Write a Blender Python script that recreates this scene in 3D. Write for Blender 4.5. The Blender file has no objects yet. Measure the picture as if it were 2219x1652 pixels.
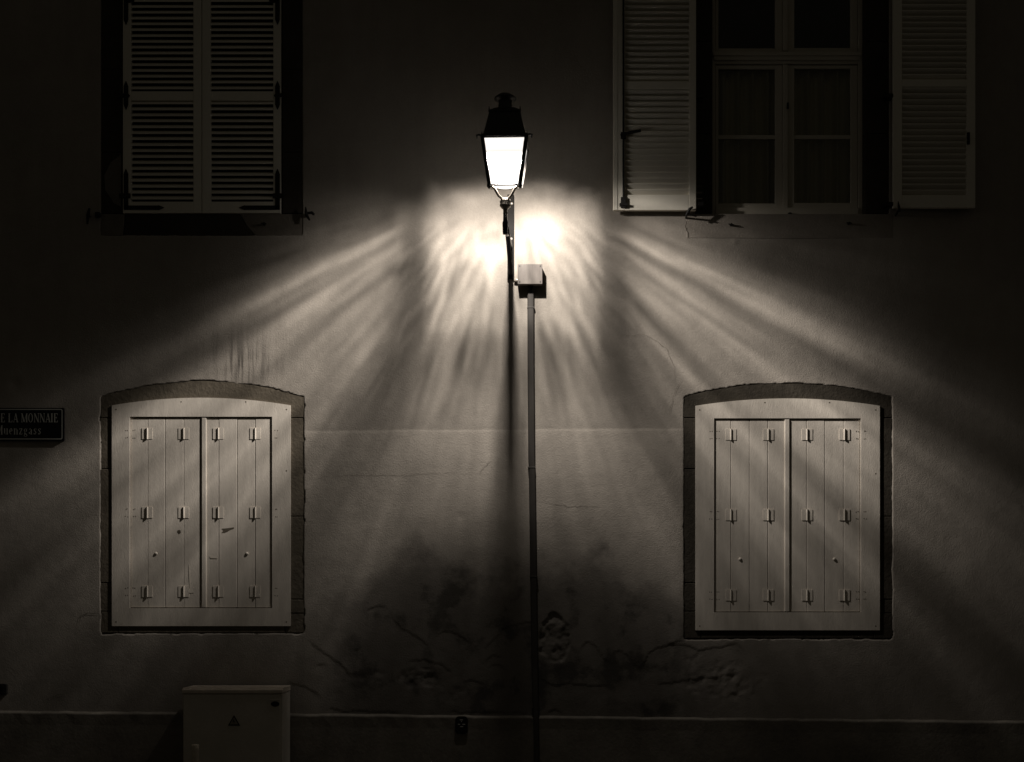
import bpy, math, random
import numpy as np

random.seed(7)
scene = bpy.context.scene
C = scene.collection

# ------------------------------------------------------------------ camera
CAM_D, CAM_Z, PX = 11.0, 1.6, 260.0          # metres from wall, eye height, reference scale
cam_data = bpy.data.cameras.new("camera")
cam = bpy.data.objects.new("camera", cam_data)
C.objects.link(cam)
cam.location = (0, -CAM_D, CAM_Z)
cam.rotation_euler = (math.radians(90), 0, 0)
cam_data.sensor_width = 36
cam_data.lens = 36 * CAM_D / (2219 / PX)
cam_data.shift_y = (1300 - 826) / 2219
cam_data.clip_end = 200
scene.camera = cam

# ------------------------------------------------------------------ night sky
world = bpy.data.worlds.new("World")
scene.world = world
world.use_nodes = True
bg = world.node_tree.nodes["Background"]
bg.inputs[0].default_value = (1.0, 0.89, 0.68, 1)
bg.inputs[1].default_value = 0.0185
scene.view_settings.view_transform = 'Standard'
scene.view_settings.look = 'None'
scene.view_settings.exposure = 0
scene.view_settings.gamma = 1
scene.cycles.use_denoising = True
scene.cycles.max_bounces = 5
scene.cycles.sample_clamp_indirect = 3

LAMP = (-0.052, -0.83, 5.008)                # where the burner sits
LAMP_COL = (1.0, 0.925, 0.85)
LAMP_GAIN = 1.0

# ------------------------------------------------------------------ node expression helper
class X:
    tree = None
    def __init__(s, v): s.v = v
    @staticmethod
    def node(t, **kw):
        n = X.tree.nodes.new(t)
        for k, v in kw.items(): setattr(n, k, v)
        return n
    @staticmethod
    def put(sock, v):
        if isinstance(v, X): v = v.v
        if isinstance(v, (int, float)): sock.default_value = v
        else: X.tree.links.new(v, sock)
    @staticmethod
    def m(op, a, b=None, c=None, clamp=False):
        n = X.node('ShaderNodeMath', operation=op, use_clamp=clamp)
        X.put(n.inputs[0], a)
        if b is not None: X.put(n.inputs[1], b)
        if c is not None: X.put(n.inputs[2], c)
        return X(n.outputs[0])
    def __add__(s, o): return X.m('ADD', s, o)
    __radd__ = __add__
    def __sub__(s, o): return X.m('SUBTRACT', s, o)
    def __rsub__(s, o): return X.m('SUBTRACT', o, s)
    def __mul__(s, o): return X.m('MULTIPLY', s, o)
    __rmul__ = __mul__
    def __truediv__(s, o): return X.m('DIVIDE', s, o)
    def __rtruediv__(s, o): return X.m('DIVIDE', o, s)
def xabs(a): return X.m('ABSOLUTE', a)
def xmin(a, b): return X.m('MINIMUM', a, b)
def xmax(a, b): return X.m('MAXIMUM', a, b)
def xpow(a, b): return X.m('POWER', a, b)
def xexp(a): return X.m('EXPONENT', a)
def sstep(a, b, x):
    n = X.node('ShaderNodeMapRange', interpolation_type='SMOOTHSTEP')
    X.put(n.inputs[0], x); n.inputs[1].default_value = a; n.inputs[2].default_value = b
    return X(n.outputs[0])
def mixv(w, a, b): return a * (1.0 - w) + b * w if isinstance(a, X) else w * b + (1.0 - w) * a
def gauss(x, y, cx, cy, sx, sy):
    a = (x - cx) / sx; b = (y - cy) / sy
    return xexp((a * a + b * b) * -1.0)
def curve(x, pts, interp='CARDINAL'):
    x0, x1 = pts[0][0], pts[-1][0]
    vmax = max(p[1] for p in pts)
    n = X.node('ShaderNodeValToRGB')
    cr = n.color_ramp; cr.interpolation = interp
    while len(cr.elements) < len(pts): cr.elements.new(0.5)
    for i, (p, v) in enumerate(sorted(pts)):
        cr.elements[i].position = (p - x0) / (x1 - x0)
    for i, (p, v) in enumerate(sorted(pts)):
        v = v / vmax; cr.elements[i].color = (v, v, v, 1)
    X.put(n.inputs[0], (x - x0) / (x1 - x0))
    return X(n.outputs[0]) * vmax
def vec(a, b, c=0.0):
    n = X.node('ShaderNodeCombineXYZ')
    X.put(n.inputs[0], a); X.put(n.inputs[1], b); X.put(n.inputs[2], c)
    return X(n.outputs[0])
def noise(v, scale=1.0, detail=2.0, rough=0.5, dist=0.0):
    n = X.node('ShaderNodeTexNoise')
    X.put(n.inputs['Vector'], v)
    n.inputs['Scale'].default_value = scale; n.inputs['Detail'].default_value = detail
    n.inputs['Roughness'].default_value = rough; n.inputs['Distortion'].default_value = dist
    return X(n.outputs[0])

# ------------------------------------------------------------------ materials
def mat(name, col, rough=0.8, metal=0.0, vary=0.15, vscale=3.0, bump=0.0, bscale=80.0, stretch=(1, 1, 1), spec=0.3):
    m = bpy.data.materials.new(name); m.use_nodes = True
    t = m.node_tree; X.tree = t
    p = t.nodes["Principled BSDF"]
    p.inputs['Roughness'].default_value = rough; p.inputs['Metallic'].default_value = metal
    p.inputs['Specular IOR Level'].default_value = spec
    tc = t.nodes.new('ShaderNodeTexCoord')
    mp = t.nodes.new('ShaderNodeMapping'); mp.inputs['Scale'].default_value = stretch
    t.links.new(tc.outputs['Object'], mp.inputs[0])
    v = X(mp.outputs[0])
    f = noise(v, vscale, 5, 0.6)
    g = noise(v, vscale * 11, 3, 0.6)
    k = (f * 0.7 + g * 0.3 - 0.5) * (4 * vary) + 1.0
    n = t.nodes.new('ShaderNodeVectorMath'); n.operation = 'SCALE'
    n.inputs[0].default_value = col[:3]; X.put(n.inputs['Scale'], k)
    t.links.new(n.outputs[0], p.inputs['Base Color'])
    if bump:
        b = t.nodes.new('ShaderNodeBump'); b.inputs['Strength'].default_value = 1.0
        b.inputs['Distance'].default_value = bump
        X.put(b.inputs['Height'], noise(v, bscale, 4, 0.65))
        t.links.new(b.outputs[0], p.inputs['Normal'])
    return m

M = {}
M['stone'] = mat('sandstone', (0.115, 0.097, 0.072), 0.9, vary=0.35, vscale=5, bump=0.005, bscale=30)
M['darkstone'] = mat('dark_sandstone', (0.045, 0.038, 0.028), 0.9, vary=0.35, vscale=5, bump=0.005, bscale=30)
M['paint'] = mat('cream_paint', (0.66, 0.605, 0.53), 0.6, vary=0.17, vscale=3.0, bump=0.0016, bscale=30, stretch=(7, 1, 1))
M['shutterpaint'] = mat('grey_shutter_paint', (0.78, 0.74, 0.64), 0.6, vary=0.07, vscale=3, bump=0.001, bscale=60)
M['windowpaint'] = mat('window_paint', (0.52, 0.48, 0.40), 0.55, vary=0.07)
M['iron'] = mat('black_iron', (0.012, 0.011, 0.010), 0.6, vary=0.3, vscale=20)
M['lampiron'] = mat('lantern_iron', (0.020, 0.018, 0.016), 0.38, metal=0.3, vary=0.3, vscale=25, spec=0.6, bump=0.002, bscale=60)
M['plateiron'] = mat('plate_iron', (0.016, 0.0145, 0.013), 0.75, vary=0.4, vscale=12, spec=0.15, bump=0.003, bscale=40)
M['brass'] = mat('worn_metal', (0.42, 0.38, 0.33), 0.33, metal=0.25, vary=0.25, vscale=25)
M['zinc'] = mat('zinc_box', (0.15, 0.132, 0.118), 0.5, metal=0.0, vary=0.22, vscale=9, stretch=(3, 1, 0.7), spec=0.4)
M['duct'] = mat('painted_duct', (0.048, 0.043, 0.038), 0.55, vary=0.2, vscale=4, stretch=(6, 1, 1))
M['cabinet'] = mat('beige_cabinet', (0.52, 0.48, 0.41), 0.55, vary=0.15, vscale=4, bump=0.001, bscale=150)
M['cabtop'] = mat('cabinet_lid', (0.55, 0.48, 0.40), 0.6, vary=0.2, vscale=12)
M['black'] = mat('black_plastic', (0.006, 0.006, 0.006), 0.5, vary=0.1)
M['enamel'] = mat('dark_enamel', (0.006, 0.006, 0.008), 0.35, vary=0.1)
M['white'] = mat('white_enamel', (0.5, 0.5, 0.46), 0.5, vary=0.1)
M['curtain'] = mat('curtain_cloth', (0.85, 0.76, 0.58), 0.9, vary=0.1)
M['room'] = mat('dark_room', (0.03, 0.027, 0.022), 0.9, vary=0.1)
M['asphalt'] = mat('asphalt', (0.05, 0.048, 0.045), 0.9, vary=0.3, vscale=8, bump=0.004, bscale=90)
M['paving'] = mat('paving', (0.12, 0.11, 0.10), 0.85, vary=0.25, vscale=3, bump=0.003, bscale=60)
M['crack'] = mat('crack_shadow_gap', (0.14, 0.122, 0.10), 0.95, vary=0.3)
M['post'] = mat('pale_post_paint', (0.50, 0.45, 0.36), 0.6, vary=0.25, vscale=30)

# window glass
g = bpy.data.materials.new('window_glass'); g.use_nodes = True
t = g.node_tree; t.nodes.clear()
o = t.nodes.new('ShaderNodeOutputMaterial'); mx = t.nodes.new('ShaderNodeMixShader')
tr = t.nodes.new('ShaderNodeBsdfTransparent'); gl = t.nodes.new('ShaderNodeBsdfGlossy'); fr = t.nodes.new('ShaderNodeFresnel')
tr.inputs[0].default_value = (0.85, 0.87, 0.85, 1); gl.inputs['Roughness'].default_value = 0.02
t.links.new(fr.outputs[0], mx.inputs[0]); t.links.new(tr.outputs[0], mx.inputs[1])
t.links.new(gl.outputs[0], mx.inputs[2]); t.links.new(mx.outputs[0], o.inputs[0])
M['glass'] = g
# lit, frosted lantern glass: lets the burner's beam through and glows itself
g = bpy.data.materials.new('lit_frosted_glass'); g.use_nodes = True
t = g.node_tree; t.nodes.clear()
o = t.nodes.new('ShaderNodeOutputMaterial'); ad = t.nodes.new('ShaderNodeAddShader')
tr = t.nodes.new('ShaderNodeBsdfTransparent'); em = t.nodes.new('ShaderNodeEmission')
em.inputs[0].default_value = (1.0, 0.95, 0.88, 1); em.inputs[1].default_value = 1.0
tr.inputs[0].default_value = (1, 1, 1, 1)
t.links.new(tr.outputs[0], ad.inputs[0]); t.links.new(em.outputs[0], ad.inputs[1]); t.links.new(ad.outputs[0], o.inputs[0])
M['litglass'] = g

# ------------------------------------------------------------------ geometry helpers
def W(px, py, t=0.0):
    """a traced point of the facade -> metres, t metres in front of the wall"""
    s = PX * CAM_D / (CAM_D - t)
    return ((px - 1109.5) / s, -t, CAM_Z + (1300 - py) / s)

def worldloc(o):
    l = [0, 0, 0]
    while o is not None:
        l = [l[i] + o.location[i] for i in range(3)]; o = o.parent
    return l

class MB:
    def __init__(s): s.v = []; s.f = []
    def add(s, vs, fs):
        n = len(s.v); s.v += [tuple(v) for v in vs]; s.f += [tuple(i + n for i in f) for f in fs]; return s
    def box(s, x0, x1, y0, y1, z0, z1):
        x0, x1 = sorted((x0, x1)); y0, y1 = sorted((y0, y1)); z0, z1 = sorted((z0, z1))
        return s.add([(x0,y0,z0),(x1,y0,z0),(x1,y1,z0),(x0,y1,z0),(x0,y0,z1),(x1,y0,z1),(x1,y1,z1),(x0,y1,z1)],
                     [(0,3,2,1),(4,5,6,7),(0,1,5,4),(1,2,6,5),(2,3,7,6),(3,0,4,7)])
    def pbox(s, px0, py0, px1, py1, yf, yb):
        a = W(px0, py0); b = W(px1, py1)
        return s.box(a[0], b[0], yf, yb, a[2], b[2])
    def prism(s, pts, yf, yb):
        """pts: list of (x,z) outline, extruded from yf (front) to yb (back)"""
        n = len(pts)
        area = sum(pts[i][0] * pts[(i+1) % n][1] - pts[(i+1) % n][0] * pts[i][1] for i in range(n))
        if area < 0: pts = pts[::-1]
        vs = [(x, yf, z) for x, z in pts] + [(x, yb, z) for x, z in pts]
        fs = [tuple(range(n)), tuple(reversed(range(n, 2*n)))]
        for i in range(n): j = (i+1) % n; fs.append((i, i+n, j+n, j))
        return s.add(vs, fs)
    def pprism(s, pts, yf, yb):
        return s.prism([(W(a, b)[0], W(a, b)[2]) for a, b in pts], yf, yb)
    def tube(s, path, r, seg=10, cap=True):
        from mathutils import Vector
        P = [Vector(p) for p in path]; R = r if isinstance(r, (list, tuple)) else [r] * len(P)
        rings = []; up = Vector((0.13, 0.31, 0.94)).normalized()
        for i, p in enumerate(P):
            d = (P[min(i+1, len(P)-1)] - P[max(i-1, 0)]).normalized()
            a = d.cross(up)
            if a.length < 1e-3: a = d.cross(Vector((1, 0, 0)))
            a.normalize(); b = d.cross(a)
            rings.append([p + R[i] * (math.cos(2*math.pi*k/seg) * a + math.sin(2*math.pi*k/seg) * b) for k in range(seg)])
        vs = [v for q in rings for v in q]; fs = []
        for i in range(len(P)-1):
            for k in range(seg):
                k2 = (k+1) % seg; fs.append((i*seg+k, (i+1)*seg+k, (i+1)*seg+k2, i*seg+k2))
        if cap: fs += [tuple(range(seg)), tuple(reversed(range((len(P)-1)*seg, len(P)*seg)))]
        return s.add(vs, fs)
    def lathe(s, prof, c, seg=24, axis='z'):
        vs = []; fs = []
        for r, h in prof:
            for k in range(seg):
                a = 2*math.pi*k/seg
                if axis == 'z': vs.append((c[0]+r*math.cos(a), c[1]+r*math.sin(a), c[2]+h))
                else: vs.append((c[0]+r*math.cos(a), c[1]-h, c[2]+r*math.sin(a)))
        for i in range(len(prof)-1):
            for k in range(seg):
                k2 = (k+1) % seg; fs.append((i*seg+k, i*seg+k2, (i+1)*seg+k2, (i+1)*seg+k))
        fs += [tuple(reversed(range(seg))), tuple(range((len(prof)-1)*seg, len(prof)*seg))]
        return s.add(vs, fs)
    def build(s, name, m, parent=None, bevel=0.0, smooth=False):
        l = worldloc(parent)
        me = bpy.data.meshes.new(name)
        me.from_pydata([(v[0]-l[0], v[1]-l[1], v[2]-l[2]) for v in s.v], [], s.f)
        import bmesh
        bm = bmesh.new(); bm.from_mesh(me); bmesh.ops.recalc_face_normals(bm, faces=bm.faces); bm.to_mesh(me); bm.free()
        me.materials.append(M[m] if isinstance(m, str) else m)
        if smooth: me.polygons.foreach_set('use_smooth', [True] * len(me.polygons))
        o = bpy.data.objects.new(name, me); C.objects.link(o); o.parent = parent
        if bevel:
            b = o.modifiers.new('bevel', 'BEVEL'); b.width = bevel; b.segments = 2; b.limit_method = 'ANGLE'
        return o

def tag(o, label=None, cat=None, group=None, kind=None):
    if label: o['label'] = label
    if cat: o['category'] = cat
    if group: o['group'] = group
    if kind: o['kind'] = kind
    return o
def empty(name, loc, label=None, cat=None, parent=None, group=None):
    o = bpy.data.objects.new(name, None); C.objects.link(o)
    l = worldloc(parent); o.location = tuple(loc[i] - l[i] for i in range(3)); o.parent = parent
    o.empty_display_size = 0.1
    return tag(o, label, cat, group)

# ------------------------------------------------------------------ numpy value noise
rng = np.random.RandomState(11)
def vnoise(x, z, cell, seed):
    r = np.random.RandomState(seed).rand(256, 256)
    u = x / cell + 1000.3; v = z / cell + 1000.7
    iu = np.floor(u).astype(int); iv = np.floor(v).astype(int); fu = u - iu; fv = v - iv
    fu = fu*fu*(3-2*fu); fv = fv*fv*(3-2*fv)
    g = lambda a, b: r[a % 256, b % 256]
    return (g(iu, iv)*(1-fu)*(1-fv) + g(iu+1, iv)*fu*(1-fv) + g(iu, iv+1)*(1-fu)*fv + g(iu+1, iv+1)*fu*fv) * 2 - 1
def fbm(x, z, cell, seed, oct=4):
    s = 0; a = 1.0
    for i in range(oct): s = s + a * vnoise(x, z, cell / 2**i, seed + i); a *= 0.5
    return s / 1.9
def smooth(a, b, x): t = np.clip((x - a) / (b - a), 0, 1); return t*t*(3-2*t)

# ------------------------------------------------------------------ house facade
house = empty('town_house', (0, 0, 0), 'old rendered town house facade with louvred shutters above and boarded arched windows below', 'house')

def facade():
    step = 0.011
    xs = np.arange(-4.75, 4.7501, step); zs = np.arange(0.45, 6.95, step)
    nx, nz = len(xs), len(zs)
    gx, gz = np.meshgrid(xs, zs)
    qx = gx * PX + 1109.5; qy = 1300 - (gz - CAM_Z) * PX       # facade reference grid
    h = 0.0035 * fbm(gx, gz, 0.9, 1, 3) + 0.0016 * fbm(gx, gz, 0.16, 9, 3) + 0.0004 * fbm(gx, gz, 0.03, 19, 2)
    # overlay coat of render: its upper edge stands 4 mm proud between the lower windows
    edge = 934 - (qx - 660) * 0.006 + 3.0 * fbm(gx, gx*0, 0.35, 33, 4)
    m = smooth(655, 665, qx) * (1 - smooth(1475, 1485, qx))
    h += m * 0.0016 * np.clip((qy - edge) / 3.0, 0, 1) * (1 - smooth(0, 420, qy - edge))
    # blown, peeling render: each line is the lower lip of the surviving coat
    Zc = lambda a: [(621.3 + p[0]*0.5, 1242.6 + p[1]*0.5) for p in a]
    lips = [([(455,190),(470,210),(500,245),(560,270),(610,315),(625,330)], 60),
            ([(640,285),(650,270),(690,255),(740,265),(790,295),(805,310)], 45),
            ([(850,335),(860,320),(900,285),(940,240),(1000,218),(1060,208),(1085,206)], 60),
            ([(1262,390),(1270,330),(1300,298),(1335,315),(1380,375),(1410,390)], 35),
            ([(1405,360),(1420,345),(1440,335),(1480,355),(1520,410),(1530,420)], 30),
            ([(1522,420),(1555,380),(1565,345),(1600,325),(1660,310),(1730,285)], 50),
            ([(90,290),(100,300),(160,345),(220,385),(270,435),(285,450)], 28),
            ([(110,420),(130,395),(160,390),(180,400)], 20),
            ([(520,392),(530,380),(600,375),(680,400),(715,430),(725,450)], 38),
            ([(755,475),(770,465),(800,458),(860,488),(870,495)], 20),
            ([(1090,460),(1170,490),(1220,478),(1300,488),(1390,492)], 18),
            ([(845,390),(890,360),(930,365),(940,375)], 16), ([(865,415),(910,390),(945,410),(955,420)], 16),
            ([(1120,606),(1140,594),(1165,588),(1195,605),(1205,610)], 10),
            ([(0,470),(20,475),(80,490),(140,530),(150,545)], 18),
            ([(330,190),(350,160),(400,140),(440,150)], 10),
            ([(280,350),(320,320),(340,290)], 20),
            ([(1690,185),(1700,230),(1705,270),(1730,280)], 12),
            ([(1640,300),(1800,330),(1950,300),(1990,340)], 25), ([(1600,480),(1750,460),(1950,440)], 16),
            ([(170,595),(200,585),(260,598),(400,600),(500,604)], 8),
            ([(700,600),(800,602),(900,606),(1050,606)], 8)]
    for i, (ln, reach) in enumerate(lips):
        p = np.array(Zc(ln)); 
        ex = np.interp(qx, p[:, 0], p[:, 1]) + 4.0 * fbm(gx, gx*0 + i, 0.10, 50+i, 5) + 2.2*fbm(gx, gx*0+i, 0.025, 90+i, 2)
        t0 = smooth(p[0,0]-4, p[0,0]+14, qx) * (1 - smooth(p[-1,0]-14, p[-1,0]+4, qx))
        d = qy - ex
        h += t0 * np.where(d > 0, -0.0021 * (1 - smooth(0, reach*2.2, d)), 0.0011 * (1 - smooth(0, 30, -d)))
    # bare rubble patches
    for (cx, cy, rx, ry, amp, sd) in [(1202,1386,34,58,0.022,3), (905,1470,50,28,0.014,5), (1560,1470,95,70,0.010,8), (980,1500,60,30,0.008,14), (800,1465,60,22,0.007,17)]:
        big = sd != 3
        e = ((qx-cx)/rx)**2 + ((qy-cy)/ry)**2 + (0.9*fbm(gx, gz, 0.12, sd*7, 4) if big else 0.55*fbm(gx, gz, 0.2, 41, 3) + 0.35*fbm(gx, gz, 0.05, 43, 3))
        k = 1 - smooth(0.1 if big else 0.8, 1.0, e)
        h += 0.9 * k * ((0.0 if big else -0.004) + amp * (0.9 if big else 0.8) * (fbm(gx, gz, 0.055, sd*13, 4)) - amp*0.25)
    # general blistering low down
    low = smooth(1370, 1450, qy) * (1 - smooth(1535, 1548, qy)) * smooth(640, 760, qx) * (1 - smooth(1700, 1960, qx))
    h += low * 0.0035 * fbm(gx, gz, 0.14, 77, 4) * smooth(-0.1, 0.3, fbm(gx, gz, 0.5, 88, 2))
    # small hollows
    for (cx, cy, r, dep) in [(30,832,13,0.01), (1226,362,9,0.008), (1592,524,7,-0.004), (100,1590,8,0.006), (1000,1120,8,0.003)]:
        h -= dep * np.exp(-(((qx-cx)**2 + (qy-cy)**2) / r**2))
    # ragged render edges around the openings
    jit = 2.3 * fbm(gx, gz, 0.16, 21, 4) + 1.7 * fbm(gx, gz, 0.045, 29, 2)
    archL = 826 + 34 * ((qx - 435) / 222.0)**2
    archR = 830 + 30 * ((qx - 1705) / 226.0)**2
    mx = np.zeros_like(gx); mz = np.zeros_like(gx); sp = step * PX * 1.02
    def cut(x0, x1, ytop, y1, k):
        """press the opening back and pull the neighbouring grid points onto its outline"""
        j = jit * k
        L, Rr, Tt, B = qx - (x0 + j), (x1 + j) - qx, qy - (ytop + j), (y1 + j) - qy
        ins = (L > 0) & (Rr > 0) & (Tt > 0) & (B > 0)
        for dist, sgn, ax in ((L, -1, 0), (Rr, 1, 0), (Tt, 1, 1), (B, -1, 1)):
            o1, o2 = (Tt, B) if ax == 0 else (L, Rr)
            near = (np.abs(dist) < sp * 0.5) & (o1 > -sp) & (o2 > -sp)
            tgt = mx if ax == 0 else mz
            tgt[near] = (sgn * dist / PX)[near]; ins &= ~near
        h[ins] = -0.045
    cut(218, 659, archL, 1374, 1.0); cut(1482, 1934, archR, 1386, 1.0)
    cut(218, 656, -400, 511, 0.4); cut(1506, 1927, -400, 464, 0.3)
    b = np.minimum(np.minimum(gx - xs[0], xs[-1] - gx), np.minimum(gz - zs[0], zs[-1] - gz))
    h *= smooth(0, 0.08, b)
    co = np.empty((nx*nz, 3), np.float32)
    co[:, 0] = (gx + mx).ravel(); co[:, 1] = -h.ravel(); co[:, 2] = (gz + mz).ravel()
    idx = np.arange(nx*nz).reshape(nz, nx)
    quads = np.stack([idx[:-1, :-1], idx[:-1, 1:], idx[1:, 1:], idx[1:, :-1]], -1).reshape(-1, 4)
    cx = gx[:-1, :-1].ravel() * PX + 1109.5; cy = 1300 - (gz[:-1, :-1].ravel() - CAM_Z) * PX
    hole = ((cx > 262) & (cx < 614) & (cy < 462)) | ((cx > 1541) & (cx < 1880) & (cy < 462))
    quads = quads[~hole]
    # plain outer sheets beyond the frame
    ext = [(-9, -4.75, 0, 9.5), (4.75, 9, 0, 9.5), (-4.75, 4.75, 6.945, 9.5), (-4.75, 4.75, 0, 0.455)]
    ev = []; eq = []
    for (a, b_, c, d) in ext:
        n = nx*nz + len(ev); ev += [(a, 0.0, c), (b_, 0.0, c), (b_, 0.0, d), (a, 0.0, d)]; eq.append((n, n+1, n+2, n+3))
    co = np.vstack([co, np.array(ev, np.float32)]); quads = np.vstack([quads, np.array(eq)])
    me = bpy.data.meshes.new('wall')
    me.vertices.add(len(co)); me.vertices.foreach_set('co', co.ravel())
    me.loops.add(quads.size); me.loops.foreach_set('vertex_index', quads.ravel().astype(np.int32))
    me.polygons.add(len(quads)); me.polygons.foreach_set('loop_start', (np.arange(len(quads))*4).astype(np.int32))
    me.polygons.foreach_set('loop_total', np.full(len(quads), 4, np.int32))
    me.polygons.foreach_set('use_smooth', np.ones(len(quads), bool))
    me.update(calc_edges=True)
    o = bpy.data.objects.new('wall', me); C.objects.link(o); o.parent = house
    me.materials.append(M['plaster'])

def plaster():
    m = bpy.data.materials.new('lime_render'); m.use_nodes = True
    t = m.node_tree; X.tree = t; p = t.nodes["Principled BSDF"]
    p.inputs['Roughness'].default_value = 0.92; p.inputs['Specular IOR Level'].default_value = 0.15
    tc = t.nodes.new('ShaderNodeTexCoord'); sp = t.nodes.new('ShaderNodeSeparateXYZ')
    t.links.new(tc.outputs['Object'], sp.inputs[0]); v = X(tc.outputs['Object'])
    qx = X(sp.outputs[0]) * PX + 1109.5; qy = (X(sp.outputs[2]) - CAM_Z) * (-PX) + 1300
    n1 = noise(v, 0.9, 6, 0.6); n2 = noise(v, 6, 5, 0.6); n3 = noise(v, 55, 3, 0.6)
    k = (n1 - 0.5) * 0.55 + (n2 - 0.5) * 0.28 + (n3 - 0.5) * 0.22 + 1.0
    # newer coat below the day-line between the windows is lighter
    e = qy - (934 - (qx - 660) * 0.006) - (noise(vec(qx * 0.012, 0.0), 1.0, 4) - 0.5) * 9
    band = sstep(-1.5, 1.5, e) * sstep(655, 662, qx) * (1.0 - sstep(1478, 1486, qx))
    k = k * (1.0 + band * 0.24 * (1.0 - sstep(120, 420, e) * 0.6))
    # lime drips above the left arched window
    dr = noise(vec(qx * 0.11, qy * 0.006), 1.0, 3, 0.6)
    dm = gauss(qx, qy, 525, 785, 65, 48)
    k = k * (1.0 - dm * sstep(0.45, 0.60, dr) * 0.62)
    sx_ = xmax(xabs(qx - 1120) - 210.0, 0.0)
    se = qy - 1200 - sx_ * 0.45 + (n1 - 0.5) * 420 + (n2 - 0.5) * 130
    stain_shade = sstep(-30, 60, se) * sstep(650, 800, qx) * (1.0 - sstep(1420, 1600, qx))  # wet stains plus part of the lantern base's shadow, put into the colour
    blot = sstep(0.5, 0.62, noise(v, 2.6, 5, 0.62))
    k = k * (1.0 - stain_shade * (0.48 + blot * 0.26))
    # damp, dirty foot of the wall
    dirt = sstep(1250, 1540, qy + (n1 - 0.5) * 260)
    k = k * (1.0 - dirt * 0.28)
    streak = noise(vec(qx * 0.03, qy * 0.004), 1.0, 4, 0.6)
    k = k * (1.0 + (streak - 0.5) * 0.25)
    s = t.nodes.new('ShaderNodeVectorMath'); s.operation = 'SCALE'
    s.inputs[0].default_value = (0.335, 0.303, 0.264); X.put(s.inputs['Scale'], k)
    t.links.new(s.outputs[0], p.inputs['Base Color'])
    b = t.nodes.new('ShaderNodeBump'); b.inputs['Strength'].default_value = 1.0; b.inputs['Distance'].default_value = 0.003
    X.put(b.inputs['Height'], noise(v, 75, 4, 0.75) * 1.1 + noise(v, 7, 4, 0.55) * 0.9)
    t.links.new(b.outputs[0], p.inputs['Normal'])
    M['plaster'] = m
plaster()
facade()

# foundation course
mb = MB()
z0 = lambda px: 1543 + px * 0.0099
pts = []
for i in range(0, 241):
    px = -1200 + i * 19.2
    y = z0(px) + random.uniform(-0.9, 0.9)
    pts.append((px, y))
n = len(pts)
vs = []
for (a, b) in pts:
    w = W(a, b); j = random.uniform(-0.003, 0.002)
    vs += [(w[0], 0.012, w[2] + 0.018), (w[0], -0.004, w[2] + 0.009), (w[0], -0.022 + j, w[2] - 0.004), (w[0], -0.024 + j, w[2] - 0.012), (w[0], -0.020, w[2]-0.10), (w[0], -0.018, -0.3)]
fs = []
for i in range(n - 1):
    for k in range(5): fs.append((i*6+k, i*6+k+1, (i+1)*6+k+1, (i+1)*6+k))
mb.add(vs, fs)
mb.build('plinth', mat('plinth_render', (0.17, 0.153, 0.128), 0.9, vary=0.45, vscale=2.5, bump=0.0025, bscale=40), house)

# hairline cracks and a thin wire
def crack(_, pts, w=0.006):
    mb = MB()
    out = []
    for i in range(len(pts) - 1):
        (a, b), (c, d) = pts[i], pts[i+1]
        m = max(2, int(math.hypot(c-a, d-b) / 5))
        for k in range(m): out.append((a + (c-a)*k/m + random.uniform(-1.2, 1.2), b + (d-b)*k/m + random.uniform(-1.2, 1.2)))
    out.append(pts[-1])
    out = [W(*p) for p in out]; vs = []
    for i, A in enumerate(out):
        B = out[min(i+1, len(out)-1)]; A0 = out[max(i-1, 0)]; dx, dz = B[0]-A0[0], B[2]-A0[2]; L = math.hypot(dx, dz) or 1
        ww = w * (0.4 + 0.6 * math.sin(math.pi * (i + 0.5) / len(out))) * random.uniform(0.5, 1.1) / 2
        nx_, nz_ = -dz/L*ww, dx/L*ww
        vs += [(A[0]-nx_, -0.0045, A[2]-nz_), (A[0]+nx_, -0.0045, A[2]+nz_)]
    mb.add(vs, [(2*i, 2*i+1, 2*i+3, 2*i+2) for i in range(len(out)-1)]); mb.build('crack', 'crack', house)
mb = MB()
crack(mb, [(1345,727),(1400,727),(1425,742),(1447,757),(1450,775),(1462,795),(1462,830)], 0.0022)
crack(mb, [(1425,742),(1436,752)], 0.0025)
crack(mb, [(665,1038),(760,1030),(860,1031),(960,1024),(1060,1027)], 0.002)
crack(mb, [(1165,1085),(1230,1098),(1300,1098)], 0.003)
crack(mb, [(1065,1000),(1050,1012),(1040,1024)], 0.003)
crack(mb, [(198,1480),(212,1498),(222,1510),(212,1522)], 0.005)
crack(mb, [(100,1516),(130,1505),(148,1503)], 0.005)
crack(mb, [(1487,478),(1486,490),(1490,505),(1491,518)], 0.007)  # thin wire hanging by the shutter dog, built like a crack
crack(mb, [(172,1352),(175,1335),(190,1330),(215,1330)], 0.006)
crack(mb, [(1478,820),(1462,850),(1450,900)], 0.003)

# ------------------------------------------------------------------ arched, boarded windows
def arch_pts(x0, x1, yc, ye, n=16, jit=0.0):
    out = []
    for i in range(n+1):
        u = -1 + 2*i/n; out.append((x0 + (x1-x0)*(u+1)/2, yc + (ye-yc)*u*u + (random.uniform(-jit, jit) if jit else 0)))
    return out

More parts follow.
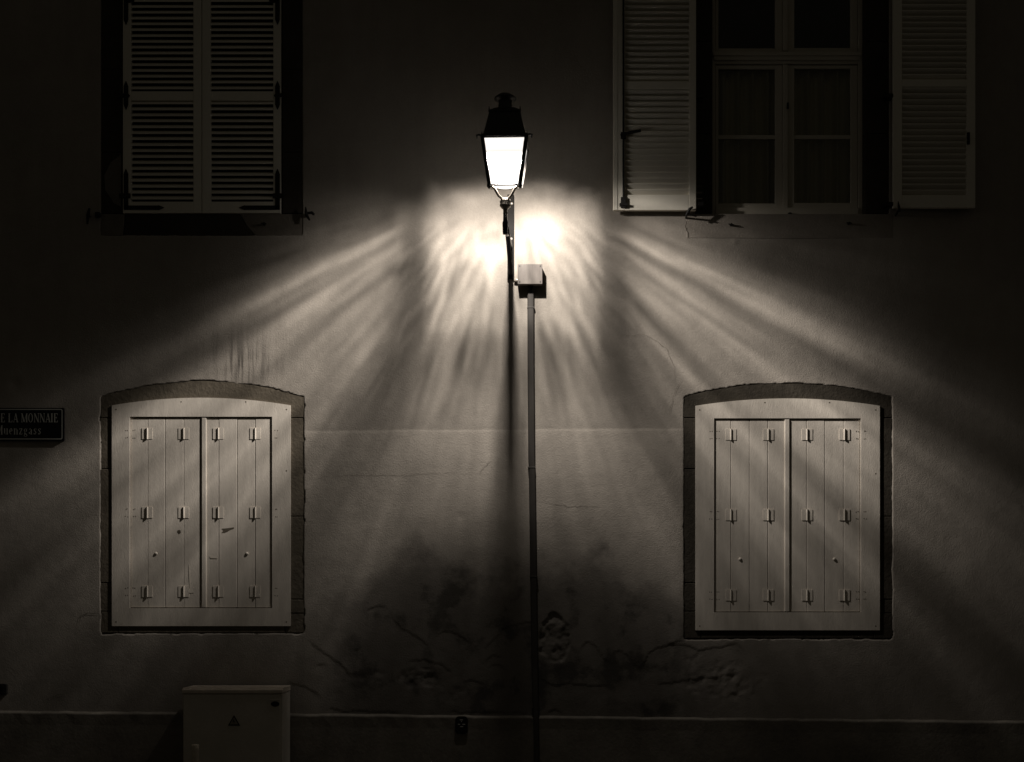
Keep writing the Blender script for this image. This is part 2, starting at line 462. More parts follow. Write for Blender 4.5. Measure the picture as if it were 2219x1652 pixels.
def boarded_window(ox0, ox1, oyc, oye, oyb, fx0, fx1, fyc, fye, fyb, ix0, ix1, iy0, iy1, planks, gap, batten, hinges, rows, knobs, stone, ys, yf, yl, flip):
    c = W((fx0+fx1)/2, fyb)
    w = empty('window', (c[0], 0, c[2]), parent=house)
    s = MB()
    spring = 905
    a = arch_pts(ox0, ox1, oyc, oye, 28, 0.8)
    # arch of three stones and jambs in blocks
    cuts = [0, 28]
    for k in range(len(cuts)-1):
        seg = a[cuts[k]:cuts[k+1]+1]
        s.pprism([(seg[0][0]+0.4, spring)] + seg + [(seg[-1][0]-0.4, spring)], ys + random.uniform(-0.001, 0.001), ys+0.06)
    for (x0, x1, js) in ((ox0, fx0+12, (1017, 1264, 1326)), (fx1-12, ox1, (1120, 1300, 1330))):
        y = spring + 1.5
        for j in list(js) + [oyb]:
            def e(x, yy): return x + random.uniform(-1, 1)
            s.pprism([(e(x0, y), y), (e(x1, y), y), (e(x1, j), j-1.6), (e(x0, j), j-1.6)], ys + random.uniform(-0.0015, 0.0015), ys+0.06)
            y = j
    s.pprism([(fx0+13, fyb-20), (fx1-13, fyb-20), (fx1-13, oyb-1.6), (fx0+13, oyb-1.6)], ys, ys+0.06)
    s.build('surround', stone, w, bevel=0.004)
    # frame of flat boards
    f = MB()
    f.pprism([(fx0, iy0)] + arch_pts(fx0, fx1, fyc, fye, 20) + [(fx1, iy0)], yf, ys+0.02)
    f.pbox(fx0, iy0, ix0, iy1, yf, ys+0.02); f.pbox(ix1, iy0, fx1, iy1, yf, ys+0.02)
    f.pbox(fx0, iy1, fx1, fyb, yf, ys+0.02)
    f.build('board_frame', 'paint', w)
    for hy in rows:
        for side in (-1, 1):
            bx = ix0 if side < 0 else ix1
            for dx in (-9, -5, 7, 11):
                for dy in (-7, 9):
                    p = W(bx + dx + random.uniform(-1, 1), hy + dy + random.uniform(-1, 1))
                    y = yf if (dx < 0) == (side < 0) else yl
                    MB().lathe([(0.0045, 0), (0.0045, 0.0006)], (p[0], y, p[2]), 6, 'y').build('screw', 'stone', w)
    for px_, py_ in ((fx0+9, fye+9), (fx1-9, fye+9), (fx0+150, fyc+9), (fx0+290, fyc+9), (fx1-9, (iy0+iy1)/2-90), (fx0+9, fyb-9), (fx1-9, fyb-9)):
        p = W(px_, py_); MB().lathe([(0.006, 0), (0.006, 0.0007)], (p[0], yf, p[2]), 8, 'y').build('screw', 'stone', w)
    # two leaves of planks
    xs = [ix0] + planks
    bounds = [ix0+1.0] + planks + [ix1-1.2]
    for leaf in (0, 1):
        L = MB()
        for a_, b_ in zip(bounds[:-1], bounds[1:]):
            mid = (a_+b_)/2
            if (mid < gap) != (leaf == 0): continue
            yy = yl + random.uniform(-0.0008, 0.0008)
            # rails let one plank sit under the frame, as hung
            L.pbox(a_+0.55, iy0+2.2, b_-0.55, iy1-1.5, yy, yl+0.022)
        L.build('leaf', 'paint', w, bevel=0.0022)
    k = MB(); k.pbox(batten[0], iy0+2.5, batten[1], iy1-1.5, yl-0.008, yl+0.02)
    k.build('batten', 'paint', w, bevel=0.003)
    b = MB(); b.pbox(ix0-8, iy0-8, ix1+8, iy1+8, yl+0.0245, yl+0.035); b.build('back_board', 'room', w)
    for hx in hinges:
        for hy in rows:
            h = MB(); q = W(hx, hy)
            cut = 0.0
            h.box(q[0]-0.044, q[0]-0.003, yl-0.0030, yl+0.001, q[2]-0.046, q[2]+0.046)
            h.box(q[0]+0.003, q[0]+0.044, yl-0.0030, yl+0.001, q[2]-0.046, q[2]+0.046)
            h.tube([(q[0], yl-0.0045, q[2]-0.047), (q[0], yl-0.0045, q[2]+0.047)], 0.0062, 10)
            h.build('hinge', 'paint', w)
    for (kx, ky) in knobs:
        h = MB(); q = W(kx, ky)
        h.lathe([(0.012, 0), (0.013, 0.003), (0.009, 0.006), (0.003, 0.007)], (q[0], yl, q[2]), 12, 'y')
        h.build('knob', 'paint', w, smooth=True)
    return w

wl = boarded_window(217.5, 659, 826, 860, 1373, 243, 630, 862.5, 879, 1357, 282, 590, 903.5, 1318,
    [320, 358, 398, 434.5, 474, 514, 553], 434.5, (437.5, 447), [319, 398, 473, 553], [940, 1111, 1282], [(338, 1200), (535, 1200)],
    'stone', 0.0018, -0.0075, 0.0025, False)
wl['label'] = 'arched window closed with scuffed pale plank shutters, above the grey cabinet'
wr = boarded_window(1481, 1934.5, 830, 860, 1385, 1507, 1906, 864, 880, 1366, 1547, 1865, 907, 1327,
    [1584, 1624, 1664, 1712, 1748, 1787, 1828], 1712, (1700.5, 1710.5), [1584, 1665, 1749, 1830], [942, 1116, 1290], [(1604, 1212), (1808, 1212)],
    'darkstone', 0.0018, -0.0085, 0.001, True)
wr['label'] = 'arched window closed with clean pale plank shutters, proud of its dark stone surround'
# scratches and smears on the left leaves
def blotch(name, m, pts, y):
    MB().add([(W(a, b)[0], y, W(a, b)[2]) for a, b in pts], [tuple(range(len(pts)))]).build(name, m, wl)
blotch('stain', 'stone', [(480,1146),(492,1145),(507,1143),(507,1146),(498,1149),(494,1152),(487,1155),(480,1155),(484,1150)], 0.0008)
blotch('stain', 'stone', [(385,1149),(391,1149),(392,1155),(388,1157),(385,1153)], 0.0008)
M['bare'] = mat('bare_paint', (0.72, 0.66, 0.57), 0.6)
blotch('scratch', 'bare', [(409,1218),(412,1245),(415,1275),(421,1284),(414,1286),(407,1284),(411,1275),(409,1245)], 0.0006)
blotch('scratch', 'bare', [(453,1203),(458,1207),(472,1208),(472,1210),(457,1210)], 0.0006)

# ------------------------------------------------------------------ louvred shutters
def louvred_leaf(x0, x1, ytop, ybot, lx0, lx1, rail, brail, yf, yb, parent, inner, pitch=12.6):
    """rail=(top,bottom) of the lock rail, brail = top of the bottom rail"""
    c = W((x0+x1)/2, ybot)
    s = empty('shutter', (c[0], yf, c[2]), parent=parent)
    f = MB()
    f.pbox(x0, ytop, lx0, ybot, yf, yb); f.pbox(lx1, ytop, x1, ybot, yf, yb)
    f.pbox(lx0, rail[0], lx1, rail[1], yf+0.001, yb-0.001); f.pbox(lx0, brail, lx1, ybot, yf+0.001, yb-0.001)
    f.build('shutter_frame', 'shutterpaint', s, bevel=0.003)
    l = MB()
    X0, X1 = W(lx0+0.3, 0)[0], W(lx1-0.3, 0)[0]
    ym = (yf+yb)/2
    hh = (yb-yf)/2 - 0.003
    for (a, b) in ((ytop, rail[0]), (rail[1], brail)):
        n = int(round((b-a)/pitch)); 
        for i in range(n):
            y = b - (i+0.5)*(b-a)/n
            z = W(0, y)[2]
            if inner:    # room side: slats rise towards the viewer, lapping
                pr = [(yf+0.001, z+0.013), (yf+0.001, z+0.020), (yb-0.003, z-0.010), (yb-0.003, z-0.017)]
            else:        # street side: slats shed outwards
                zt = z + 0.016 + random.uniform(-0.0008, 0.0008)
                pr = [(yf+0.0005, zt-0.024), (yf+0.0005, zt-0.008), (yb-0.002, zt+0.018), (yb-0.002, zt+0.009)]
            vs = [(X0, p[0], p[1]) for p in pr] + [(X1, p[0], p[1]) for p in pr]
            l.add(vs, [(0,1,2,3), (7,6,5,4), (0,4,5,1), (1,5,6,2), (2,6,7,3), (3,7,4,0)])
    l.build('louvres', 'shutterpaint', s)
    return s

def strap(mb, pts, w, y, th=0.005):
    for (a, b), (c, d) in zip(pts[:-1], pts[1:]):
        if abs(a-c) < abs(b-d): mb.pbox(a-w, min(b, d), a+w, max(b, d), y-th, y)
        else: mb.pbox(min(a, c), b-w, max(a, c), b+w, y-th, y)
def tip(mb, x, y_, dx, dy, yy, s=6):
    # spear-shaped strap end
    if dx: mb.pprism([(x, y_-s*0.9), (x+dx*s, y_-s*0.55), (x+dx*s*2.2, y_), (x+dx*s, y_+s*0.55), (x, y_+s*0.9)], yy-0.0055, yy)
    else: mb.pprism([(x-s*0.9, y_), (x-s*0.55, y_+dy*s), (x, y_+dy*s*2.2), (x+s*0.55, y_+dy*s), (x+s*0.9, y_)], yy-0.0055, yy)

# upper left: closed pair in a dark stone surround
uw = empty('window', (W(438, 463)[0], 0, W(438, 463)[2]), parent=house)
uw['label'] = 'upper window behind closed louvred shutters with black strap hinges'
s = MB()
y = -360
for j in (-60, 150, 330, 463):
    s.pbox(219, y, 264, j-1.2, 0.004+random.uniform(-.001, .001), 0.12); s.pbox(612, y, 655, j-1.2, 0.004+random.uniform(-.001, .001), 0.12); y = j
s.pprism([(272,464),(520,464),(534,490),(552,510),(268,510)], 0.003, 0.12)
s.build('surround', 'darkstone', uw, bevel=0.004)
M['patch'] = mat('smeared_mortar', (0.17, 0.15, 0.125), 0.9, vary=0.35, vscale=6, bump=0.003, bscale=40)
s = MB(); s.pprism([(521.5,464),(655,464),(655,510),(553.5,510),(535.5,490)], 0.002, 0.12); s.build('mortar_patch', 'patch', uw)
s = MB(); s.pprism([(219,464),(270.5,464),(266.5,510),(219,510)], 0.001, 0.12); s.build('mortar_patch', 'patch', uw)
s = MB(); s.pprism([(262,335),(240,352),(226,380),(228,412),(246,440),(262,448)], 0.001, 0.006); s.build('mortar_patch', 'patch', uw)
b = MB(); b.pbox(255, -360, 620, 470, 0.13, 0.15); b.build('dark_backing', 'room', uw)  # dark sheet standing for the shade behind the closed slats
YF = -0.012
for i, (x0, x1, lx0, lx1) in enumerate(((267, 437.2, 285, 419.5), (438.6, 609, 457, 592.5))):
    sh = louvred_leaf(x0, x1, -330, 463, lx0, lx1, (199, 219), 438, YF, YF+0.042, house, False)
    left = i == 0
    xe = 274 if left else 602
    sg = 1 if left else -1
    h = MB(); strap(h, [(xe, 380), (xe, 456)], 5, YF); strap(h, [(xe - 5*sg, 451.5), (xe + sg*70, 451.5)], 4.6, YF)
    tip(h, xe + sg*70, 451.5, sg, 0, YF); tip(h, xe, 380, 0, -1, YF)
    h.pbox(xe-sg*14, 421, xe+sg*10, 431, YF-0.012, YF); h.build('hinge', 'iron', sh, bevel=0.001)
    h = MB(); strap(h, [(xe, 188), (xe, 228)], 5, YF); tip(h, xe, 190, 0, -1, YF); tip(h, xe, 227, 0, 1, YF)
    h.pprism([(xe-8, 209), (xe, 199), (xe+9, 209), (xe, 220)], YF-0.007, YF); h.pbox(xe-sg*16, 205, xe, 213, YF-0.012, YF); h.build('hinge', 'iron', sh, bevel=0.001)
    h = MB(); strap(h, [(xe, -80), (xe, 44)], 5, YF); tip(h, xe, 43, 0, 1, YF); strap(h, [(xe, 3), (xe+sg*18, 3)], 5, YF); h.build('hinge', 'iron', sh, bevel=0.001)

# upper right: glazed window with its shutters folded back
gw = empty('window', (W(1710, 463)[0], 0, W(1710, 463)[2]), parent=house)
gw['label'] = 'upper casement window with curtains between two open louvred shutters'
s = MB(); s2_ = MB()
y = -360
for j in (-110, 90, 290, 463):
    s.pbox(1507, y, 1544, j-1.2, 0.004, 0.24); s2_.pbox(1876, y, 1926.5, j-1.2, 0.004+random.uniform(-.001, .001), 0.24); y = j
s.build('jamb', 'darkstone', gw, bevel=0.004); s2_.build('jamb', 'darkstone', gw, bevel=0.004)
s = MB(); s.pprism([(1487, 464.5), (1935, 464.5), (1935, 516), (1700, 517.5), (1488, 516)], -0.002, 0.24)
s.build('sill', mat('sill_stone', (0.28, 0.25, 0.215), 0.9, vary=0.25, vscale=3, bump=0.003, bscale=60), gw, bevel=0.003)
fr = MB(); Y0, Y1 = 0.09, 0.15
fr.pbox(1545, -330, 1554, 464, Y0, Y1); fr.pbox(1866, -330, 1875.5, 464, Y0, Y1)
fr.pbox(1554, 444, 1866, 464, Y0-0.012, Y1)
fr.pprism([(1548,104),(1872,104),(1872,113),(1548,113)], Y0-0.02, Y1); fr.pbox(1550, 113, 1870, 122, Y0-0.012, Y1); fr.pbox(1554, 122, 1866, 129, Y0+0.004, Y1)
fr.build('window_frame', 'windowpaint', gw, bevel=0.004)
def sash(x0, x1, y0, y1, gx0, gx1, gy0, gy1, bars):
    a = MB(); Ys = Y0 + 0.012
    a.pbox(x0, y0, gx0, y1, Ys, Y1-0.005); a.pbox(gx1, y0, x1, y1, Ys, Y1-0.005)
    a.pbox(gx0, y0, gx1, gy0, Ys+0.001, Y1-0.006); a.pbox(gx0, gy1, gx1, y1, Ys+0.001, Y1-0.006)
    for by in bars: a.pbox(gx0, by-4.3, gx1, by+4.3, Ys+0.006, Y1-0.01)
    a.build('sash', 'windowpaint', gw, bevel=0.0025)
    ed = [gy0] + list(bars) + [gy1]
    for p, q in zip(ed[:-1], ed[1:]):
        g_ = MB(); g_.pbox(gx0, p + (4.3 if p in bars else 0), gx1, q - (4.3 if q in bars else 0), Ys+0.022, Ys+0.025); g_.build('pane', 'glass', gw)
sash(1555, 1700.5, 131, 443, 1561, 1685, 139, 433, [287.5])
sash(1712.5, 1865, 131, 443, 1727, 1850, 138, 432, [287.5])
sash(1555, 1700.5, -320, 101, 1561, 1685, -300, 94, [-110])
sash(1712.5, 1865, -320, 101, 1727, 1850, -300, 93, [-110])
m_ = MB(); m_.pbox(1701, 131, 1712, 444, Y0-0.006, Y0+0.03); m_.pbox(1701, -320, 1712, 101, Y0-0.004, Y0+0.03); m_.build('meeting_bar', 'windowpaint', gw, bevel=0.003)
m_ = MB(); m_.pbox(1709.5, 215, 1713.5, 229, Y0-0.02, Y0-0.006); m_.build('handle', 'iron', gw, bevel=0.003)
m_ = MB(); q = W(1715, 461); m_.lathe([(0.02, 0), (0.02, 0.02), (0.012, 0.03)], (q[0], Y0-0.012, q[2]), 12, 'y'); m_.build('stop', 'iron', gw)
# dark room behind
r = MB(); a = W(1500, -380); b_ = W(1920, 500)
r.box(a[0], b_[0], 1.6, 1.62, b_[2], a[2]); r.box(a[0]-0.02, a[0], 0.25, 1.6, b_[2], a[2]); r.box(b_[0], b_[0]+0.02, 0.25, 1.6, b_[2], a[2])
r.box(a[0], b_[0], 0.25, 1.6, b_[2]-0.02, b_[2]); r.box(a[0], b_[0], 0.25, 1.6, a[2], a[2]+0.02)
r.build('room_wall', 'room', gw)
for k, (x0, x1, lab) in enumerate(((1548, 1704, 'left'), (1712, 1868, 'right'))):
    c_ = MB(); n = 90; vs = []
    ph = k * 2.1
    for i in range(n+1):
        u = i/n; px_ = x0 + (x1-x0)*u
        yy = 0.205 + 0.035*math.sin(u*30+ph) + 0.014*math.sin(u*61+ph*2) + 0.008*math.sin(u*14)
        a = W(px_, 128); b_ = W(px_, 470)
        vs += [(a[0], yy, a[2]), (b_[0], yy*1.02, b_[2])]
    c_.add(vs, [(2*i, 2*i+1, 2*i+3, 2*i+2) for i in range(n)])
    o = c_.build('curtain', 'curtain', None, smooth=True)
    tag(o, 'pleated net curtain behind the %s casement of the upper window' % ('latch-side left' if k == 0 else 'right'), 'curtain', 'curtains in the upper window')

shl = louvred_leaf(1327, 1505, -330, 463, 1352, 1490, (186, 204), 430, -0.098, -0.058, house, True)
shr = louvred_leaf(1929, 2105, -330, 457.5, 1947.5, 2086.5, (182, 198), 430.5, -0.095, -0.055, house, True)
b = MB(); b.pbox(1327.5, -330, 1336, 463, -0.103, -0.099); b.build('edge_bead', 'shutterpaint', shl, bevel=0.002)
# bolt rod with lever
b = MB(); p = W(1348.5, -330); q = W(1348.5, 458)
b.tube([(p[0], -0.114, p[2]), (q[0], -0.114, q[2])], 0.0085, 8)
b.build('bolt_rod', 'iron', shl)
b = MB(); a = W(1342, 305); c_ = W(1362, 300); d = W(1385, 296)
b.tube([(a[0], -0.12, a[2]), (c_[0], -0.135, c_[2]), (d[0], -0.14, d[2])], [0.012, 0.013, 0.011], 8); b.pbox(1343, 298, 1354, 311, -0.128, -0.1); b.build('bolt_lever', 'iron', shl)
b = MB(); b.pbox(1343, 437, 1353, 459, -0.124, -0.098); b.pbox(1340, 451, 1357, 456, -0.135, -0.098); b.build('bolt_keeper', 'iron', shl)
b = MB(); b.pbox(2086.5, 297, 2092, 322, -0.11, -0.094); b.build('latch', 'iron', shr)
for (x, yy) in ((1507, 212), (1507, 445)):
    b = MB(); b.pbox(x-4, yy, x+14, yy+7, -0.09, 0.0); b.build('hinge', 'iron', shl)
for (x, yy) in ((1920, 212), (1920, 445)):
    b = MB(); b.pbox(x-10, yy, x+10, yy+7, -0.09, 0.0); b.build('hinge', 'iron', shr)

# shutter dogs fixed in the wall
def dog(px_, py_, lean, t=0.07):
    q = W(px_, py_)
    d = MB()
    d.tube([(q[0], 0.02, q[2]), (q[0], -t, q[2]+0.004)], 0.007, 8)
    d.tube([(q[0]-0.004*lean, -t, q[2]+0.062), (q[0], -t-0.004, q[2]+0.02), (q[0]+0.006*lean, -t-0.003, q[2]-0.01), (q[0]+0.03*lean, -t-0.012, q[2]-0.05)], [0.004, 0.012, 0.014, 0.008], 8)
    d.tube([(q[0], -t, q[2]+0.01), (q[0]+0.05*lean, -t, q[2]+0.015), (q[0]+0.064*lean, -t, q[2]-0.002)], [0.009, 0.013, 0.012], 8)
    return d.build('shutter_dog', 'iron', house)
dog(665, 468, 1, 0.04)
q = W(195, 470); d = MB(); d.tube([(q[0], 0.02, q[2]), (q[0], -0.05, q[2])], 0.007, 8)
d.tube([(q[0]+0.012, -0.05, q[2]+0.055), (q[0], -0.055, q[2]), (q[0]-0.006, -0.05, q[2]-0.075)], [0.009, 0.015, 0.008], 8)
d.box(q[0]+0.05, q[0]+0.09, -0.03, 0.01, q[2]-0.01, q[2]+0.03); d.build('shutter_dog', 'iron', house)
q = W(1489, 462, 0.11); d = MB()
d.tube([(q[0]+0.005, 0.02, q[2]-0.012), (q[0], -0.11, q[2])], 0.008, 8)
d.tube([(q[0]+0.045, -0.125, q[2]+0.045), (q[0]+0.02, -0.12, q[2]+0.03), (q[0], -0.11, q[2]-0.004), (q[0]-0.008, -0.105, q[2]-0.02)], [0.008, 0.013, 0.011, 0.007], 8)
d.tube([(q[0]-0.004, -0.11, q[2]-0.005), (q[0]+0.08, -0.09, q[2]-0.022)], [0.01, 0.006], 8)
d.build('shutter_dog', 'iron', house)
q = W(1947, 452, 0.10); d = MB()
d.tube([(q[0]+0.005, 0.02, q[2]-0.03), (q[0], -0.10, q[2]-0.02)], 0.008, 8)
d.tube([(q[0]-0.005, -0.11, q[2]+0.055), (q[0], -0.11, q[2]+0.01), (q[0]+0.01, -0.105, q[2]-0.03)], [0.003, 0.011, 0.008], 8); d.build('shutter_dog', 'iron', house)
for (x, y_) in ((1583, 489), (1838, 486), (573, 487)):
    q = W(x, y_); d = MB(); d.tube([(q[0], 0.02, q[2]), (q[0]+0.003, -0.035, q[2]+0.002)], 0.009, 8)
    d.tube([(q[0]-0.022, -0.035, q[2]+0.002), (q[0]+0.022, -0.035, q[2]-0.003)], 0.005, 8); d.build('wall_hook', 'iron', house)

# ------------------------------------------------------------------ wall lantern
LX, LY = LAMP[0], LAMP[1]
root = empty('wall_lantern', (W(1107, 606)[0], 0, W(1107, 606)[2]), 'lit four-sided glass street lantern on an iron bracket between the windows', 'street lamp')
ROT = math.radians(-2.2)
def Lp(x, y, z):
    return (LX + x*math.cos(ROT) - y*math.sin(ROT), LY + x*math.sin(ROT) + y*math.cos(ROT), z)
def sq(hw, z): return [Lp(-hw, -hw, z), Lp(hw, -hw, z), Lp(hw, hw, z), Lp(-hw, hw, z)]
def frustum(mb, rings, capb=True, capt=True):
    vs = []; fs = []
    for hw, z in rings: vs += sq(hw, z)
    for i in range(len(rings)-1):
        for k in range(4): k2 = (k+1) % 4; fs.append((i*4+k, i*4+k2, (i+1)*4+k2, (i+1)*4+k))
    if capb: fs.append((3, 2, 1, 0))
    if capt: n = (len(rings)-1)*4; fs.append((n, n+1, n+2, n+3))
    mb.add(vs, fs)
ZB, ZT = 4.764, 5.112
HB, HT = 0.112, 0.163
def cornerbox(mb, x, y, z, w, x2, y2, z2, w2):
    vs = [Lp(x-w, y-w, z), Lp(x+w, y-w, z), Lp(x+w, y+w, z), Lp(x-w, y+w, z), Lp(x2-w2, y2-w2, z2), Lp(x2+w2, y2-w2, z2), Lp(x2+w2, y2+w2, z2), Lp(x2-w2, y2+w2, z2)]
    mb.add(vs, [(0,3,2,1),(4,5,6,7),(0,1,5,4),(1,2,6,5),(2,3,7,6),(3,0,4,7)])
for sx in (-1, 1):
    for sy in (-1, 1):
        pw = 0.0145 if sy < 0 else 0.0105
        p = MB(); zb_ = ZB-0.006 if sy < 0 else ZB+0.040; hb_ = HB+0.004 if sy < 0 else HB+0.010
        cornerbox(p, sx*hb_, sy*hb_, zb_, pw, sx*(HT+0.006), sy*(HT+0.006), ZT+0.01, pw); p.build('corner_post', 'lampiron', root, bevel=0.002)
        if sy > 0: continue
        p = MB(); e = sx*(HT+0.012); f_ = sy*(HT+0.012)
        p.tube([Lp(e, f_, ZT+0.005), Lp(e+sx*0.018, f_, ZT+0.012), Lp(e+sx*0.034, f_, ZT+0.008), Lp(e+sx*0.030, f_, ZT-0.016)], [0.008, 0.009, 0.009, 0.004], 8)
        p.tube([Lp(e-sx*0.004, f_, ZT), Lp(e-sx*0.004, f_, ZT+0.038)], [0.007, 0.002], 8); p.build('finial', 'lampiron', root, smooth=True)
p = MB()
for (a, b_, z, r_) in ((HB, HB, ZB, 0.009), (HT, HT, ZT, 0.008)):
    c_ = sq(a, z)
    if z == ZB: hb_ = HB+0.006; c_[2] = Lp(hb_, hb_, ZB+0.045); c_[3] = Lp(-hb_, hb_, ZB+0.045)
    for k in range(4): p.tube([c_[k], c_[(k+1) % 4]], r_, 6)
p.build('pane_rail', 'lampiron', root)
for k in range(4):
    lo = sq(HB, ZB); lo[2] = Lp(HB+0.006, HB+0.006, ZB+0.045); lo[3] = Lp(-HB-0.006, HB+0.006, ZB+0.045); hi = sq(HT, ZT); k2 = (k+1) % 4
    q = MB(); q.add([lo[k], lo[k2], hi[k2], hi[k]], [(0, 1, 2, 3)]); q.build('pane', 'litglass', root)
q = MB(); vs = []; n = 20
for (r_, z) in ((0.080, ZB+0.030), (0.070, ZB+0.022), (0.04, ZB+0.019)):
    for k in range(n): a = 2*math.pi*k/n; vs.append(Lp(r_*math.cos(a), r_*math.sin(a), z))
fs = [(i*n+k, i*n+(k+1) % n, (i+1)*n+(k+1) % n, (i+1)*n+k) for i in range(2) for k in range(n)] + [tuple(range(2*n, 3*n))]
q.add(vs, fs); q.build('bottom_glass', 'litglass', root)
# hood
q = MB(); frustum(q, [(HT+0.012, ZT+0.004), (HT+0.014, ZT+0.018), (HT-0.004, ZT+0.028), (0.120, ZT+0.200), (0.123, ZT+0.206), (0.125, ZT+0.219), (0.112, ZT+0.226), (0.080, ZT+0.250), (0.058, ZT+0.262)])
q.build('hood', 'lampiron', root, bevel=0.002)
q = MB()
for sx in (-1, 1):
    for sy in (-1, 1): q = MB(); q.tube([Lp(sx*0.118, sy*0.118, ZT+0.21), Lp(sx*0.118, sy*0.118, ZT+0.248)], [0.009, 0.002], 6); q.build('finial', 'lampiron', root)
q = MB(); q.lathe([(0.062, 0.245), (0.055, 0.28), (0.051, 0.325), (0.056, 0.335), (0.083, 0.341), (0.086, 0.352), (0.070, 0.364), (0.052, 0.372), (0.048, 0.380), (0.020, 0.391), (0.002, 0.393)], (LX, LY, ZT), 20)
q.build('chimney_cap', 'lampiron', root, smooth=True)
# yoke from the corners down to the boss
KZ = 4.668
for sx in (-1, 1):
    for sy in (-1, 1):
        if sy > 0: continue
        q = MB(); c0 = HB+0.006
        path = [(1.02, ZB-0.004), (1.02, ZB-0.016), (0.86, ZB-0.008), (0.66, ZB-0.020), (0.54, ZB-0.042), (0.42, ZB-0.064), (0.24, ZB-0.078), (0.04, ZB-0.082)]
        fine = []
        for i in range(len(path)-1):
            for u in (0, 0.5): fine.append(((path[i][0]*(1-u)+path[i+1][0]*u), path[i][1]*(1-u)+path[i+1][1]*u))
        fine.append(path[-1])
        q.tube([Lp(sx*c0*a, sy*c0*a, z) for a, z in fine], 0.0105, 8); 
        q.build('yoke_arm', 'brass', root, smooth=True)
        q = MB(); q.tube([Lp(sx*c0, sy*c0, ZB+0.006), Lp(sx*c0, sy*c0, ZB-0.014), Lp(sx*c0, sy*c0, ZB-0.032)], [0.017, 0.019, 0.005], 8); q.build('corner_foot', 'lampiron', root)
q = MB(); q.lathe([(0.028, 0.022), (0.040, 0.014), (0.043, -0.002), (0.039, -0.020), (0.044, -0.025), (0.043, -0.036), (0.030, -0.052), (0.018, -0.060), (0.016, -0.082), (0.018, -0.09), (0.015, -0.1)], (LX, LY, KZ), 20)
q.build('boss', 'brass', root, smooth=True)
# bracket: horizontal arm, brace, scroll
WX = W(1107, 0)[0]
def arm(t, z): u = t / 0.83; return (WX + (LX - WX)*u, -t, z)
q = MB()
q.tube([arm(0.835, 4.575), arm(0.835, 4.52), arm(0.835, 4.50), arm(0.835, 4.415)], [0.016, 0.017, 0.023, 0.02], 10)
q.tube([arm(0.84, 4.53), arm(0.6, 4.535), arm(0.3, 4.535), arm(0.0, 4.535)], 0.015, 10)
q.tube([arm(0.83, 4.46), arm(0.74, 4.455), arm(0.62, 4.47), arm(0.50, 4.50), arm(0.46, 4.53)], 0.012, 8)
q.build('arm', 'lampiron', root, smooth=True)
q = MB()
q.tube([arm(0.66, 4.52), arm(0.5, 4.505), arm(0.34, 4.46), arm(0.2, 4.40), arm(0.09, 4.34), arm(0.02, 4.31)], 0.019, 10)
q.tube([arm(0.30, 4.52), arm(0.22, 4.50), arm(0.17, 4.45), arm(0.2, 4.41)], 0.010, 8)
q.build('brace', 'plateiron', root, smooth=True)
q = MB(); q.pbox(1099.5, 424, 1114, 606, -0.030, 0.004); q.build('wall_plate', 'plateiron', root, bevel=0.003)
for (x, y_) in ((1109, 444), (1106, 578), (1108, 520)):
    p = W(x, y_); q = MB(); q.lathe([(0.011, 0), (0.011, 0.008), (0.004, 0.012)], (p[0], -0.024, p[2]), 8, 'y'); q.build('bolt', 'brass', root)

